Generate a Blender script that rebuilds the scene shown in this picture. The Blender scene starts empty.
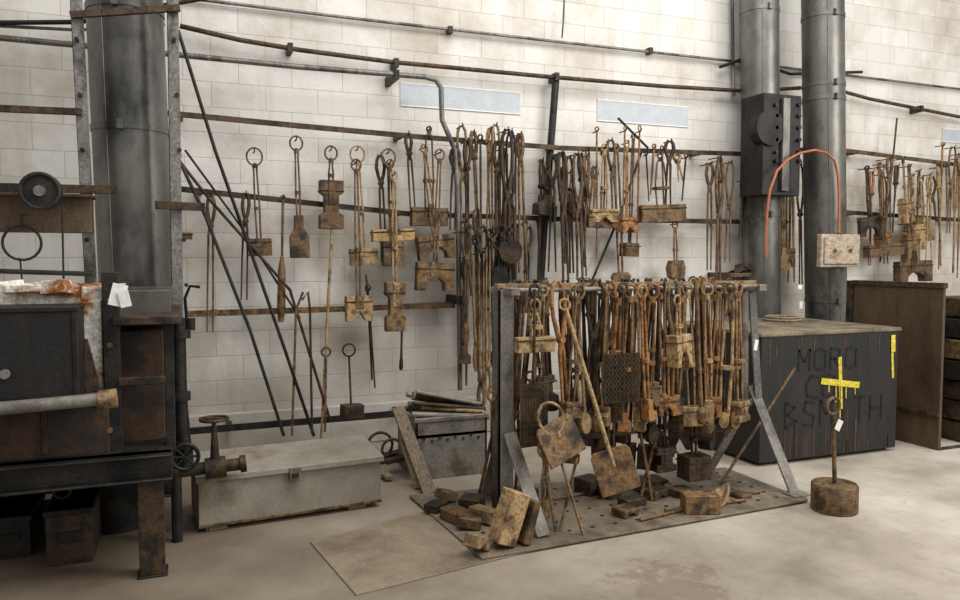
import bpy, bmesh, math, random
from mathutils import Vector, Matrix
random.seed(7)
rnd=random.random
def U(a,b): return a+(b-a)*rnd()
# ------------------------------------------------------------------ camera / survey
FP=760.0; YAW=math.atan(FP/1970.0); PIT=math.atan(42/FP)
CAM=Vector((0,-6.5,1.6))
Fv=Vector((math.sin(YAW)*math.cos(PIT),math.cos(YAW)*math.cos(PIT),-math.sin(PIT)))
Rv=Vector((math.cos(YAW),-math.sin(YAW),0)); Uv=Rv.cross(Fv)
def ray(px,py): return Fv+Rv*((px-480)/FP)+Uv*((300-py)/FP)
def W(px,py,Y=0.0):
    d=ray(px,py); return CAM+d*((Y-CAM.y)/d.y)
def G(px,py,z=0.0):
    d=ray(px,py); return CAM+d*((z-CAM.z)/d.z)
def S(px,Y):   # metres per pixel on plane Y
    return (W(px+1,258,Y)-W(px,258,Y)).length*0.96
# ------------------------------------------------------------------ materials
def L(c): 
    return tuple(((v/255)/12.92 if v/255<=0.04045 else ((v/255+0.055)/1.055)**2.4) for v in c)+(1,)
def mat_noise(name,stops,scale=6,rough=.7,metal=0.0,bump=.25,detail=8,stretch=None,var=.3,fine=60,finestr=.35,lo=.36,hi=.64):
    m=bpy.data.materials.new(name); m.use_nodes=True; nt=m.node_tree; N=nt.nodes; K=nt.links
    b=N['Principled BSDF']; b.inputs['Roughness'].default_value=rough; b.inputs['Metallic'].default_value=metal
    g=N.new('ShaderNodeNewGeometry'); mp=N.new('ShaderNodeMapping'); K.new(g.outputs['Position'],mp.inputs['Vector'])
    if stretch: mp.inputs['Scale'].default_value=stretch
    n=N.new('ShaderNodeTexNoise'); n.inputs['Scale'].default_value=scale; n.inputs['Detail'].default_value=detail; n.inputs['Roughness'].default_value=.65
    K.new(mp.outputs[0],n.inputs['Vector'])
    r=N.new('ShaderNodeValToRGB'); K.new(n.outputs['Fac'],r.inputs['Fac'])
    e=r.color_ramp.elements
    while len(e)<len(stops): e.new(.5)
    for i,c in enumerate(stops):
        e[i].position=lo+(hi-lo)*i/(len(stops)-1); e[i].color=L(c)
    n2=N.new('ShaderNodeTexNoise'); n2.inputs['Scale'].default_value=fine; n2.inputs['Detail'].default_value=4
    K.new(g.outputs['Position'],n2.inputs['Vector'])
    mr=N.new('ShaderNodeMapRange'); mr.inputs[1].default_value=.3; mr.inputs[2].default_value=.7
    mr.inputs[3].default_value=1-finestr; mr.inputs[4].default_value=1+finestr; K.new(n2.outputs['Fac'],mr.inputs[0])
    oi=N.new('ShaderNodeObjectInfo'); mr2=N.new('ShaderNodeMapRange'); mr2.inputs[3].default_value=1-var; mr2.inputs[4].default_value=1+var
    K.new(oi.outputs['Random'],mr2.inputs[0])
    mu=N.new('ShaderNodeMath'); mu.operation='MULTIPLY'; K.new(mr.outputs[0],mu.inputs[0]); K.new(mr2.outputs[0],mu.inputs[1])
    vm=N.new('ShaderNodeVectorMath'); vm.operation='SCALE'; K.new(r.outputs['Color'],vm.inputs[0]); K.new(mu.outputs[0],vm.inputs['Scale'])
    K.new(vm.outputs[0],b.inputs['Base Color'])
    bp=N.new('ShaderNodeBump'); bp.inputs['Strength'].default_value=bump; bp.inputs['Distance'].default_value=.01
    K.new(n2.outputs['Fac'],bp.inputs['Height']); K.new(bp.outputs[0],b.inputs['Normal'])
    return m
M={}
M['rust_dark']=mat_noise('rust_dark',[(27,24,21),(52,42,32),(84,64,43),(40,35,30)],7,.62,.3)
M['rust_tan']=mat_noise('rust_tan',[(72,57,40),(130,106,73),(162,135,95),(98,76,50)],9,.68,.12)
M['rust_orange']=mat_noise('rust_orange',[(60,44,30),(128,86,46),(152,108,62),(84,60,38)],9,.72,.1)
M['rust_mid']=mat_noise('rust_mid',[(42,35,28),(88,67,45),(126,97,62),(62,49,35)],8,.64,.2)
M['iron_black']=mat_noise('iron_black',[(18,18,18),(38,36,34),(54,49,43),(26,25,24)],5,.55,.4)
M['steel_gray']=mat_noise('steel_gray',[(66,65,63),(108,106,102),(134,130,124),(82,79,75)],3,.45,.5,stretch=(1,1,.35))
M['flue']=mat_noise('flue',[(62,61,58),(98,96,91),(120,117,110),(76,73,68)],1.6,.4,.65,stretch=(1,1,.5),var=.04,finestr=.08,bump=.08)
M['galv']=mat_noise('galv',[(84,79,71),(120,115,106),(142,136,126),(100,91,79)],3.0,.6,.25,var=.05,finestr=.18)
M['chest']=mat_noise('chest',[(96,88,74),(132,125,112),(150,143,129),(112,99,78)],1.8,.7,.1,var=.02,finestr=.1,bump=.1,lo=.3,hi=.72)
M['black_paint']=mat_noise('black_paint',[(15,14,14),(25,23,21),(38,32,26),(70,50,33)],3,.55,.0,stretch=(3,3,.4),var=.02,lo=.38,hi=.76)
M['boxtop']=mat_noise('boxtop',[(72,63,50),(116,104,84),(142,128,104)],3,.7,.1,var=.02)
M['brown_sheet']=mat_noise('brown_sheet',[(58,46,35),(84,67,50),(102,83,63)],2.5,.6,.2,stretch=(1,1,.4),var=.02)
M['floor_plate']=mat_noise('floor_plate',[(110,97,80),(132,118,98),(146,131,111),(120,105,86)],1.6,.6,.1,var=.06,finestr=.12,bump=.1)
M['floor_plate2']=mat_noise('floor_plate2',[(88,78,65),(114,102,85),(136,123,104),(98,85,69)],2.4,.6,.15,var=.06,finestr=.18,bump=.15)
M['white_peel']=mat_noise('white_peel',[(232,227,216),(214,204,186),(158,96,46),(70,46,30)],5,.8,0,var=.02,lo=.42,hi=.66)
M['rust_panel']=mat_noise('rust_panel',[(34,30,27),(52,41,32),(80,58,38),(44,36,30)],3,.7,.1,var=.05,finestr=.2)
M['wood']=mat_noise('wood',[(94,82,65),(138,122,98),(112,95,73)],6,.8,0,stretch=(6,6,.6))
M['tanwood']=mat_noise('tanwood',[(142,116,74),(180,148,98),(160,126,78)],8,.7,0)
M['cream']=mat_noise('cream',[(176,156,134),(200,182,160),(150,120,96)],8,.6,0)
M['orange']=mat_noise('orange_hose',[(154,86,50),(180,106,66)],8,.6,0,var=.02)
M['yellow']=mat_noise('yellow_paint',[(196,178,40),(216,198,70)],12,.6,0,var=.02)
M['blackmark']=mat_noise('blackmark',[(7,6,6),(18,16,15)],8,.8,0,var=.02)
M['drip']=mat_noise('rust_drip',[(66,46,31),(96,68,44)],14,.8,0,var=.02)
M['paper']=mat_noise('paper',[(226,224,218),(240,238,232)],12,.7,0,var=.02,finestr=.05)
M['blue']=mat_noise('blue_panel',[(178,184,188),(190,195,198)],8,.5,0,var=.02,finestr=.05)

def wall_mat():
    m=bpy.data.materials.new('painted_block_wall'); m.use_nodes=True; nt=m.node_tree; N=nt.nodes; K=nt.links
    b=N['Principled BSDF']; b.inputs['Roughness'].default_value=.75
    g=N.new('ShaderNodeNewGeometry'); sx=N.new('ShaderNodeSeparateXYZ'); K.new(g.outputs['Position'],sx.inputs[0])
    cx=N.new('ShaderNodeCombineXYZ'); ad=N.new('ShaderNodeMath'); ad.operation='ADD'
    K.new(sx.outputs['X'],ad.inputs[0]); K.new(sx.outputs['Y'],ad.inputs[1])
    K.new(ad.outputs[0],cx.inputs[0]); K.new(sx.outputs['Z'],cx.inputs[1])
    bt=N.new('ShaderNodeTexBrick'); K.new(cx.outputs[0],bt.inputs['Vector'])
    bt.inputs['Scale'].default_value=1; bt.inputs['Brick Width'].default_value=.42; bt.inputs['Row Height'].default_value=.2
    bt.inputs['Mortar Size'].default_value=.005; bt.inputs['Mortar Smooth'].default_value=.8; bt.inputs['Bias'].default_value=-.2
    bt.inputs['Color1'].default_value=L((225,221,214)); bt.inputs['Color2'].default_value=L((212,207,198)); bt.inputs['Mortar'].default_value=L((202,196,187))
    n=N.new('ShaderNodeTexNoise'); n.inputs['Scale'].default_value=.9; n.inputs['Detail'].default_value=10; n.inputs['Roughness'].default_value=.68
    K.new(g.outputs['Position'],n.inputs['Vector'])
    r=N.new('ShaderNodeValToRGB'); K.new(n.outputs['Fac'],r.inputs['Fac'])
    r.color_ramp.elements[0].position=.36; r.color_ramp.elements[0].color=L((202,192,176))
    r.color_ramp.elements[1].position=.56; r.color_ramp.elements[1].color=(1,1,1,1)
    mx=N.new('ShaderNodeMix'); mx.data_type='RGBA'; mx.blend_type='MULTIPLY'; mx.inputs['Factor'].default_value=.75
    K.new(bt.outputs['Color'],mx.inputs['A']); K.new(r.outputs['Color'],mx.inputs['B'])
    mp=N.new('ShaderNodeMapping'); mp.inputs['Scale'].default_value=(5,5,.6); K.new(g.outputs['Position'],mp.inputs['Vector'])
    ns=N.new('ShaderNodeTexNoise'); ns.inputs['Scale'].default_value=1; ns.inputs['Detail'].default_value=7; K.new(mp.outputs[0],ns.inputs['Vector'])
    ms=N.new('ShaderNodeMapRange'); ms.inputs[1].default_value=.56; ms.inputs[2].default_value=.75; ms.inputs[4].default_value=.35; K.new(ns.outputs['Fac'],ms.inputs[0])
    mxs=N.new('ShaderNodeMix'); mxs.data_type='RGBA'; mxs.inputs['B'].default_value=L((172,162,146)); K.new(ms.outputs[0],mxs.inputs['Factor']); K.new(mx.outputs['Result'],mxs.inputs['A'])
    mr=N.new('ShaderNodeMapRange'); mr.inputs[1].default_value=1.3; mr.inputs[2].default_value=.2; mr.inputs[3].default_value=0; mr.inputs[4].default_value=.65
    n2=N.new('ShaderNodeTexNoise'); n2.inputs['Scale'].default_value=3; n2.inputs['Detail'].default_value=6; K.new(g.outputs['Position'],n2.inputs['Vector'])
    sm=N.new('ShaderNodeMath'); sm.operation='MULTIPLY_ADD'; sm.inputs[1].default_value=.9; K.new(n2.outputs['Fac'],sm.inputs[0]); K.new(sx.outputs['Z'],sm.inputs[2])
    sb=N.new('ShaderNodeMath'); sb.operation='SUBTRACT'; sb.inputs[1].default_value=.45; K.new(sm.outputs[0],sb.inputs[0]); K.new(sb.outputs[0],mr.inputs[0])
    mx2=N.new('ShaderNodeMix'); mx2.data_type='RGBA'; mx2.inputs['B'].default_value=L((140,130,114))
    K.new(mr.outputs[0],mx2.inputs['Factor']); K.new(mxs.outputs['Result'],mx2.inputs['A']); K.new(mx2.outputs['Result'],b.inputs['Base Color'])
    n3=N.new('ShaderNodeTexNoise'); n3.inputs['Scale'].default_value=25; n3.inputs['Detail'].default_value=5; K.new(g.outputs['Position'],n3.inputs['Vector'])
    mm=N.new('ShaderNodeMath'); mm.operation='MULTIPLY_ADD'; mm.inputs[1].default_value=-.8; K.new(bt.outputs['Fac'],mm.inputs[0]); K.new(n3.outputs['Fac'],mm.inputs[2])
    bp=N.new('ShaderNodeBump'); bp.inputs['Strength'].default_value=.5; bp.inputs['Distance'].default_value=.008; K.new(mm.outputs[0],bp.inputs['Height']); K.new(bp.outputs[0],b.inputs['Normal'])
    return m
def floor_mat():
    m=bpy.data.materials.new('concrete_floor'); m.use_nodes=True; nt=m.node_tree; N=nt.nodes; K=nt.links
    b=N['Principled BSDF']; b.inputs['Roughness'].default_value=.7
    g=N.new('ShaderNodeNewGeometry')
    n=N.new('ShaderNodeTexNoise'); n.inputs['Scale'].default_value=1.3; n.inputs['Detail'].default_value=12; n.inputs['Roughness'].default_value=.62; K.new(g.outputs['Position'],n.inputs['Vector'])
    r=N.new('ShaderNodeValToRGB'); K.new(n.outputs['Fac'],r.inputs['Fac']); e=r.color_ramp.elements; e.new(.5)
    for i,(p,c) in enumerate([(.3,(140,129,114)),(.5,(176,166,150)),(.68,(199,190,176))]): e[i].position=p; e[i].color=L(c)
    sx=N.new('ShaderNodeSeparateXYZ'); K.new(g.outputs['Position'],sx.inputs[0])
    mr=N.new('ShaderNodeMapRange'); mr.inputs[1].default_value=4.2; mr.inputs[2].default_value=-.4; mr.inputs[3].default_value=0; mr.inputs[4].default_value=.95; K.new(sx.outputs['X'],mr.inputs[0])  # light falloff painted into the floor colour, darker towards the left
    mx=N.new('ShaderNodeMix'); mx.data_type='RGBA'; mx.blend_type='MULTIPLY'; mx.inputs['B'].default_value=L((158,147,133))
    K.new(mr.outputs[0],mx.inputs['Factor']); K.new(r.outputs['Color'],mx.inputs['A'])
    pc=G(672,584); vd=N.new('ShaderNodeVectorMath'); vd.operation='DISTANCE'; vd.inputs[1].default_value=pc; K.new(g.outputs['Position'],vd.inputs[0])
    nd=N.new('ShaderNodeTexNoise'); nd.inputs['Scale'].default_value=7; nd.inputs['Detail'].default_value=10; nd.inputs['Roughness'].default_value=.75; K.new(g.outputs['Position'],nd.inputs['Vector'])
    ma=N.new('ShaderNodeMath'); ma.operation='MULTIPLY_ADD'; ma.inputs[1].default_value=1.6; K.new(nd.outputs['Fac'],ma.inputs[0]); K.new(vd.outputs['Value'],ma.inputs[2])
    mc=N.new('ShaderNodeMapRange'); mc.inputs[1].default_value=1.08; mc.inputs[2].default_value=.98; mc.inputs[3].default_value=0; mc.inputs[4].default_value=.6; K.new(ma.outputs[0],mc.inputs[0])
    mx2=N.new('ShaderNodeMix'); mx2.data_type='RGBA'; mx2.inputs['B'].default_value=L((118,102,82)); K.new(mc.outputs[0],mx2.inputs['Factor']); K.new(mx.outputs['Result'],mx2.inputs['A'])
    n4=N.new('ShaderNodeTexNoise'); n4.inputs['Scale'].default_value=9; n4.inputs['Detail'].default_value=10; n4.inputs['Roughness'].default_value=.8; K.new(g.outputs['Position'],n4.inputs['Vector'])
    m4=N.new('ShaderNodeMapRange'); m4.inputs[1].default_value=.54; m4.inputs[2].default_value=.7; m4.inputs[4].default_value=.6; K.new(n4.outputs['Fac'],m4.inputs[0])
    mx3=N.new('ShaderNodeMix'); mx3.data_type='RGBA'; mx3.inputs['B'].default_value=L((120,106,88)); K.new(m4.outputs[0],mx3.inputs['Factor']); K.new(mx2.outputs['Result'],mx3.inputs['A'])
    K.new(mx3.outputs['Result'],b.inputs['Base Color'])
    bp=N.new('ShaderNodeBump'); bp.inputs['Strength'].default_value=.3; bp.inputs['Distance'].default_value=.01; K.new(n4.outputs['Fac'],bp.inputs['Height']); K.new(bp.outputs[0],b.inputs['Normal'])
    return m
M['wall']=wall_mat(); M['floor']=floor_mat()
# ------------------------------------------------------------------ mesh builder
class MB:
    def __init__(s): s.v=[]; s.f=[]; s.m=[]; s.sm=[]; s.mats=[]
    def mi(s,mat):
        if mat not in s.mats: s.mats.append(mat)
        return s.mats.index(mat)
    def add(s,vs,fs,mat,smooth=False):
        o=len(s.v); s.v+= [Vector(p) for p in vs]; k=s.mi(mat)
        for f in fs: s.f.append([i+o for i in f]); s.m.append(k); s.sm.append(smooth)
    def hexa(s,p,mat):
        s.add(p,[(0,1,2,3),(4,5,6,7),(0,1,5,4),(1,2,6,5),(2,3,7,6),(3,0,4,7)],mat)
    def box(s,a,b,mat):
        x0,y0,z0=[min(a[i],b[i]) for i in range(3)]; x1,y1,z1=[max(a[i],b[i]) for i in range(3)]
        s.hexa([(x0,y0,z0),(x1,y0,z0),(x1,y1,z0),(x0,y1,z0),(x0,y0,z1),(x1,y0,z1),(x1,y1,z1),(x0,y1,z1)],mat)
    def obox(s,c,sz,mat,rot=(0,0,0)):
        from mathutils import Euler
        R=Euler(rot).to_matrix(); c=Vector(c); h=[q/2 for q in sz]
        pts=[c+R@Vector((sx*h[0],sy*h[1],sz_*h[2])) for sz_ in(-1,1) for sx,sy in((-1,-1),(1,-1),(1,1),(-1,1))]
        s.hexa(pts,mat)
    def beam(s,p0,p1,w,t,mat,up=None):
        p0=Vector(p0);p1=Vector(p1); d=(p1-p0).normalized()
        ref=Vector((0,1,0)) if up is None else Vector(up)
        sd=d.cross(ref)
        if sd.length<1e-3: sd=d.cross(Vector((1,0,0)))
        sd.normalize(); dp=sd.cross(d).normalized()
        q=[]
        for p in(p0,p1):
            for a,b in((-1,-1),(1,-1),(1,1),(-1,1)): q.append(p+sd*a*w/2+dp*b*t/2)
        s.hexa(q,mat)
    def tube(s,pts,r,mat,n=7,closed=False):
        pts=[Vector(p) for p in pts]; k=len(pts)
        rs=r if isinstance(r,(list,tuple)) else [r]*k
        prev=None; vs=[]
        for i,p in enumerate(pts):
            if closed: t=pts[(i+1)%k]-pts[i-1]
            else: t=pts[min(i+1,k-1)]-pts[max(i-1,0)]
            if t.length<1e-9: t=Vector((0,0,1))
            t.normalize()
            if prev is None:
                a=Vector((0,1,0)) if abs(t.y)<.9 else Vector((1,0,0))
            else: a=prev
            u=(a-t*a.dot(t)); 
            if u.length<1e-4: u=t.orthogonal()
            u.normalize(); prev=u; w=t.cross(u)
            for j in range(n):
                th=2*math.pi*j/n; vs.append(p+(u*math.cos(th)+w*math.sin(th))*rs[i])
        fs=[]
        for i in range(k if closed else k-1):
            a=i*n; b=((i+1)%k)*n
            for j in range(n): fs.append((a+j,a+(j+1)%n,b+(j+1)%n,b+j))
        s.add(vs,fs,mat,True)
        if not closed:
            s.add(vs[:n],[tuple(range(n))],mat); s.add(vs[-n:],[tuple(range(n))],mat)
    def cyl(s,p0,p1,r,mat,n=20,r1=None): s.tube([p0,p1],[r,r if r1 is None else r1],mat,n)
    def prism(s,poly,mat):
        k=len(poly); vs=[p[0] for p in poly]+[p[1] for p in poly]
        fs=[tuple(range(k)),tuple(range(k,2*k))]+[(i,(i+1)%k,k+(i+1)%k,k+i) for i in range(k)]
        s.add(vs,fs,mat)
    def build(s,name,bevel=.003,parent=None,origin=None):
        lo=[min(v[i] for v in s.v) for i in range(3)]; hi=[max(v[i] for v in s.v) for i in range(3)]
        o=Vector([(lo[i]+hi[i])/2 for i in range(3)]) if origin is None else Vector(origin)
        me=bpy.data.meshes.new(name); me.from_pydata([v-o for v in s.v],[],s.f); 
        for m in s.mats: me.materials.append(M[m])
        for i,p in enumerate(me.polygons): p.material_index=s.m[i]; p.use_smooth=s.sm[i]
        bm=bmesh.new(); bm.from_mesh(me); bmesh.ops.recalc_face_normals(bm,faces=bm.faces); bm.to_mesh(me); bm.free()
        ob=bpy.data.objects.new(name,me); bpy.context.scene.collection.objects.link(ob); ob.location=o
        if bevel:
            b=ob.modifiers.new('bevel','BEVEL'); b.width=bevel; b.segments=1; b.limit_method='ANGLE'; b.angle_limit=math.radians(62)
        if parent: ob.parent=parent
        return ob
def circle(c,r,ax1,ax2,n=14,e=1.0):
    return [Vector(c)+Vector(ax1)*r*math.cos(2*math.pi*i/n)+Vector(ax2)*r*e*math.sin(2*math.pi*i/n) for i in range(n)]
X3=Vector((1,0,0)); Z3=Vector((0,0,1)); Y3=Vector((0,1,0))
# ------------------------------------------------------------------ shell
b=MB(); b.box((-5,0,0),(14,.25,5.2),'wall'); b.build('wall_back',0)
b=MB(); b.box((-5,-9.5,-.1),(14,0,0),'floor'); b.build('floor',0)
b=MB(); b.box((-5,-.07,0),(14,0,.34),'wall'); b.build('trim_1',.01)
# ------------------------------------------------------------------ rails, pipes
def path_obj(name,pts,Y,r,mat,n=8,clamps=()):
    b=MB(); P=[W(x,y,Y) for x,y in pts]; b.tube(P,r,mat,n)
    for (x,y) in clamps:
        p=W(x,y,Y); b.box(p+Vector((-.02,-r-.012,-r-.015)),Vector((p.x+.02,0.0,p.z+r+.015)),'iron_black')
    return b.build(name,0)
def rail(name,pts,Y,w,mat,br=()):
    b=MB(); P=[W(x,y,Y) for x,y in pts]
    for i in range(len(P)-1): b.beam(P[i],P[i+1],w,.01,mat)
    for (x,y) in br:
        p=W(x,y,Y); b.box((p.x-.02,Y,p.z-.02),(p.x+.02,0,p.z+.02),mat)
    return b.build(name,.002)
RY=-.16
rail('hanging_rail',[(166,113),(300,126),(420,137),(560,148),(745,154),(812,149)],RY,.045,'rust_dark',[(180,115),(400,136),(555,147),(700,153)])
rail('hanging_rail',[(180,189),(410,214),(560,219),(745,222)],RY,.045,'rust_dark',[(200,191),(400,213),(560,219),(720,221)])
rail('hanging_rail',[(186,314),(455,305)],RY,.05,'rust_mid',[(215,313),(440,306)])
rail('hanging_rail',[(180,432),(300,422),(425,411)],RY-.1,.055,'iron_black',[(230,428),(400,413)])
rail('hanging_rail',[(842,150),(975,167)],RY,.045,'rust_mid',[(858,152),(950,164)])
rail('hanging_rail',[(842,212),(975,221)],RY,.045,'rust_dark',[(858,213),(950,219)])
path_obj('conduit_pipe',[(-40,34),(150,52),(300,67),(425,77),(436,80),(441,88),(442,120),(455,150),(458,200),(460,390)],-.3,.022,'steel_gray',10,[(396,75),(459,300)])
path_obj('conduit_pipe',[(-30,23),(80,22),(160,6),(230,-6)],-.35,.017,'iron_black')
path_obj('conduit_pipe',[(0,26),(78,30),(165,24)],-.32,.012,'steel_gray')
path_obj('conduit_pipe',[(180,26),(240,40),(300,50),(392,62),(540,76),(660,86),(745,91),(800,88)],-.12,.02,'rust_dark',8,[(290,48),(396,63),(556,77)])
path_obj('conduit_pipe',[(170,-4),(350,18),(560,42),(740,62),(975,91)],-.05,.014,'steel_gray',8,[(450,30),(650,51)])
path_obj('conduit_pipe',[(845,92),(870,99),(975,120)],-.12,.02,'rust_dark',8,[(920,109)])
path_obj('conduit_pipe',[(720,67),(745,58),(790,74),(862,72)],-.1,.016,'iron_black')
path_obj('conduit_pipe',[(732,-30),(733,60),(734,96)],-.07,.016,'steel_gray')
path_obj('drop_pipe',[(556,78),(552,130),(546,200),(540,292)],-.1,.034,'iron_black',10)
path_obj('leaning_rod',[(642,150),(620,215),(588,290),(570,340)],-.1,.012,'iron_black')
path_obj('ceiling_wire',[(565,-20),(563,25),(562,38)],-.08,.007,'iron_black')
path_obj('leaning_rod',[(118,28),(165,130),(205,215),(250,330),(284,436)],-.36,.013,'iron_black')
path_obj('leaning_rod',[(178,30),(215,150),(245,235),(285,350),(314,436)],-.42,.013,'iron_black')
path_obj('leaning_rod',[(155,130),(210,200),(290,290),(330,420)],-.3,.012,'rust_dark')
path_obj('leaning_rod',[(100,10),(140,80),(178,152)],-.7,.016,'rust_dark')
path_obj('leaning_rod',[(185,150),(240,225),(300,318)],-.22,.009,'iron_black')
path_obj('leaning_rod',[(897,118),(890,190),(880,262)],-.2,.01,'rust_dark')
path_obj('leaning_rod',[(618,118),(634,134),(648,148)],-.2,.012,'iron_black')
def tag(name,x,y,Y,w,h,mat,rot=0):
    b=MB(); p=W(x,y,Y); b.obox(p,(w,.004,h),mat,(0,rot,.1)); b.build(name,0)
for i,(x0,x1,y0,y1) in enumerate([(400,520,82,106),(597,688,99,121),(942,990,128,142)]):
    b=MB(); p=W(x0,y0,0);q=W(x1,y0+6,0); r=W(x0,y1,0)
    b.box((p.x,-.008,r.z),(q.x,0.0,p.z),'blue'); b.box((p.x,-.011,p.z-.012),(q.x,-.0,p.z),'paper'); b.box((p.x,-.011,r.z),(q.x,-.0,r.z+.01),'paper')
    b.build('wall_panel',0)
# ------------------------------------------------------------------ tools
POLY={
 'block':[(-.5,0),(.5,0),(.5,1),(-.5,1)],
 'vee':[(-.5,0),(.5,0),(.5,1),(.25,1),(0,.6),(-.25,1),(-.5,1)],
 'ublock':[(-.5,.0),(.5,0),(.5,1),(.26,1),(.24,.72),(.12,.55),(-.12,.55),(-.24,.72),(-.26,1),(-.5,1)],
 'hammer':[(-.22,0),(.22,0),(.24,.3),(.5,.5),(.5,1),(-.5,1),(-.5,.5),(-.24,.3)],
 'tee':[(-.5,0),(.5,0),(.5,.32),(.26,.38),(.26,1),(-.26,1),(-.26,.38),(-.5,.32)],
 'spool':[(-.5,0),(.5,0),(.5,.25),(.3,.32),(.3,.66),(.5,.72),(.5,1),(-.5,1),(-.5,.72),(-.3,.66),(-.3,.32),(-.5,.25)],
 'wedge':[(-.35,0),(.35,0),(.5,.35),(.42,.8),(.12,1),(-.12,1),(-.42,.8),(-.5,.35)],
 'foot':[(-.3,0),(.3,0),(.3,.5),(.7,.6),(.7,1),(-.3,1)],
 'round':[(.5*math.cos(a*math.pi/6),.5+.5*math.sin(a*math.pi/6)) for a in range(12)],
}
NM={'eye':'swage_tool','tong':'blacksmith_tongs','tongdown':'blacksmith_tongs','loop':'hoop_tongs','punch':'handled_punch','rod':'iron_rod','plate':'flat_paddle'}
def tool(kind,O,B,mat='rust_mid',head='block',hw=.12,hh=.1,ht=None,ring=.03,gap=.022,r=.008,yaw=0,hmat=None,peg=None,b=None,name=None,build=True):
    O=Vector(O);B=Vector(B); d=(B-O); Ln=d.length; d.normalize()
    s=Vector((math.cos(yaw),math.sin(yaw),0)); s=(s-d*s.dot(d)).normalized(); w=d.cross(s)
    T=lambda u,v,ww=0: O+s*u+d*v+w*ww
    b=b or MB(); hmat=hmat or mat; ht=ht or hw*.6
    def headp(v0):
        b.prism([(T(u*hw,v0+v*hh,-ht/2),T(u*hw,v0+v*hh,ht/2)) for u,v in POLY[head]],hmat)
        if head in('block','vee','ublock','spool') :
            b.prism([(T(u,v0+v,-ht/2-.006),T(u,v0+v,ht/2+.006)) for u,v in[(-hw*.16,0),(hw*.16,0),(hw*.16,hh*.5),(-hw*.16,hh*.5)]],mat)
            b.tube([T(-hw*.5-.004,v0+hh*.22,-ht/2-.004),T(hw*.5+.004,v0+hh*.22,-ht/2-.004),T(hw*.5+.004,v0+hh*.22,ht/2+.004),T(-hw*.5-.004,v0+hh*.22,ht/2+.004)],.006,'rust_dark',5,True)
    if kind=='eye':
        b.tube(circle(T(0,ring),ring,s,d,14,1.15),r,mat,6,True)
        v1=Ln-hh*.8
        for q in(-1,1):
            b.tube([T(q*ring*.3,ring*2),T(q*gap*.5,ring*2+.05),T(q*gap*.8,(v1)*.6),T(q*gap*.6,v1)],[r,r,r,r*1.1],mat,6)
        b.tube([T(0,ring*2-.01),T(0,ring*2+.03)],[r*2,r*2],mat,6)
        b.tube([T(0,v1*.62),T(0,v1*.62+.025)],[gap+r*.8]*2,mat,6)
        headp(Ln-hh)
    elif kind=='tong' or kind=='tongdown':
        j=min(.24,Ln*.26)
        f=(lambda v:v) if kind=='tong' else (lambda v:Ln-v)
        jw=U(.022,.04)
        for q in(-1,1):
            o=q*.005
            b.tube([T(q*.008,f(0),o),T(q*jw*.8,f(j*.18),o),T(q*jw,f(j*.45),o),T(q*jw*.6,f(j*.75),o),T(0,f(j),o),T(-q*.016,f(j+.06),o),T(-q*.02,f(Ln*.6),o),T(-q*gap,f(Ln),o)],
                   [r*1.7,r*1.8,r*1.9,r*1.8,r*1.9,r*1.3,r,r*.8],mat,6)
        b.tube([T(0,f(j),-.022),T(0,f(j),.022)],[.024,.024],mat,10)
        b.tube([T(0,f(j),-.03),T(0,f(j),.03)],[.011,.011],mat,8)
    elif kind=='loop':
        j=Ln*.42; jw=U(.035,.05)
        for q in(-1,1):
            o=q*.006
            b.tube([T(q*.01,0,o),T(q*jw*.8,j*.12,o),T(q*jw,j*.35,o),T(q*jw*.9,j*.6,o),T(q*jw*.4,j*.88,o),T(0,j,o),T(-q*.022,j+.08,o),T(-q*.024,Ln*.75,o),T(-q*.03,Ln,o)],
                   [r*1.2,r*1.3,r*1.3,r*1.3,r*1.5,r*1.8,r*1.3,r,r*.9],mat,6)
        b.tube([T(0,j,-.022),T(0,j,.022)],[.022,.022],mat,10)
    elif kind=='punch':
        b.tube([T(0,.0),T(0,.02),T(0,Ln*.5),T(0,Ln-hh)],[r*1.3,r*1.5,r*1.2,r*1.6],mat,7)
        b.tube(circle(T(0,ring*.6-.01),ring*.6,s,d,10,1.1),r*.8,mat,6,True)
        b.tube([T(0,Ln-hh),T(0,Ln-hh*.8),T(0,Ln-hh*.2),T(0,Ln)],[r*1.6,hw*.4,hw*.45,hw*.28],mat,8)
    elif kind=='rod':
        b.tube([T(0,0),T(0,Ln*.3),T(0,Ln)],[r,r*1.1,r*.8],mat,7)
        b.tube(circle(T(0,-ring*.6),ring*.7,s,d,10,1.1),r*.8,mat,6,True)
    elif kind=='plate':
        b.tube(circle(T(0,ring),ring,s,d,14,1.1),r,mat,6,True)
        b.tube([T(0,ring*2),T(0,Ln-hh*.6)],r*1.5,mat,7)
        b.prism([(T(u*hw,Ln-hh+v*hh,-.008),T(u*hw,Ln-hh+v*hh,.008)) for u,v in[(-.42,0),(.42,0),(.5,.12),(.5,1),(-.5,1),(-.5,.12)]],hmat)
    if peg is not None:
        t=T(0,.012 if kind in('eye','plate') else .0)
        b.tube([(t.x,peg,t.z-.01),(t.x,O.y-.02,t.z-.01),(t.x,O.y-.035,t.z+.015)],.006,'iron_black',6)
    return b.build(name or NM[kind],.003) if build else b
def wt(kind,x0,y0,x1,y1,Y=-.24,hwp=0,hhp=0,**k):
    s=S(x0,Y); k.setdefault('peg',RY)
    if hwp: k['hw']=hwp*s
    if hhp: k['hh']=hhp*s
    k.setdefault('ht',min(.09,k.get('hw',.1)*.6))
    return tool(kind,W(x0,y0,Y),W(x1,y1,Y),**k)
wt('eye',176,150,177,210,hwp=44,hhp=8,mat='rust_tan',ring=.035)
wt('eye',178,200,178,239,Y=-.22,hwp=30,hhp=7,mat='rust_mid',ring=.02)
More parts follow.
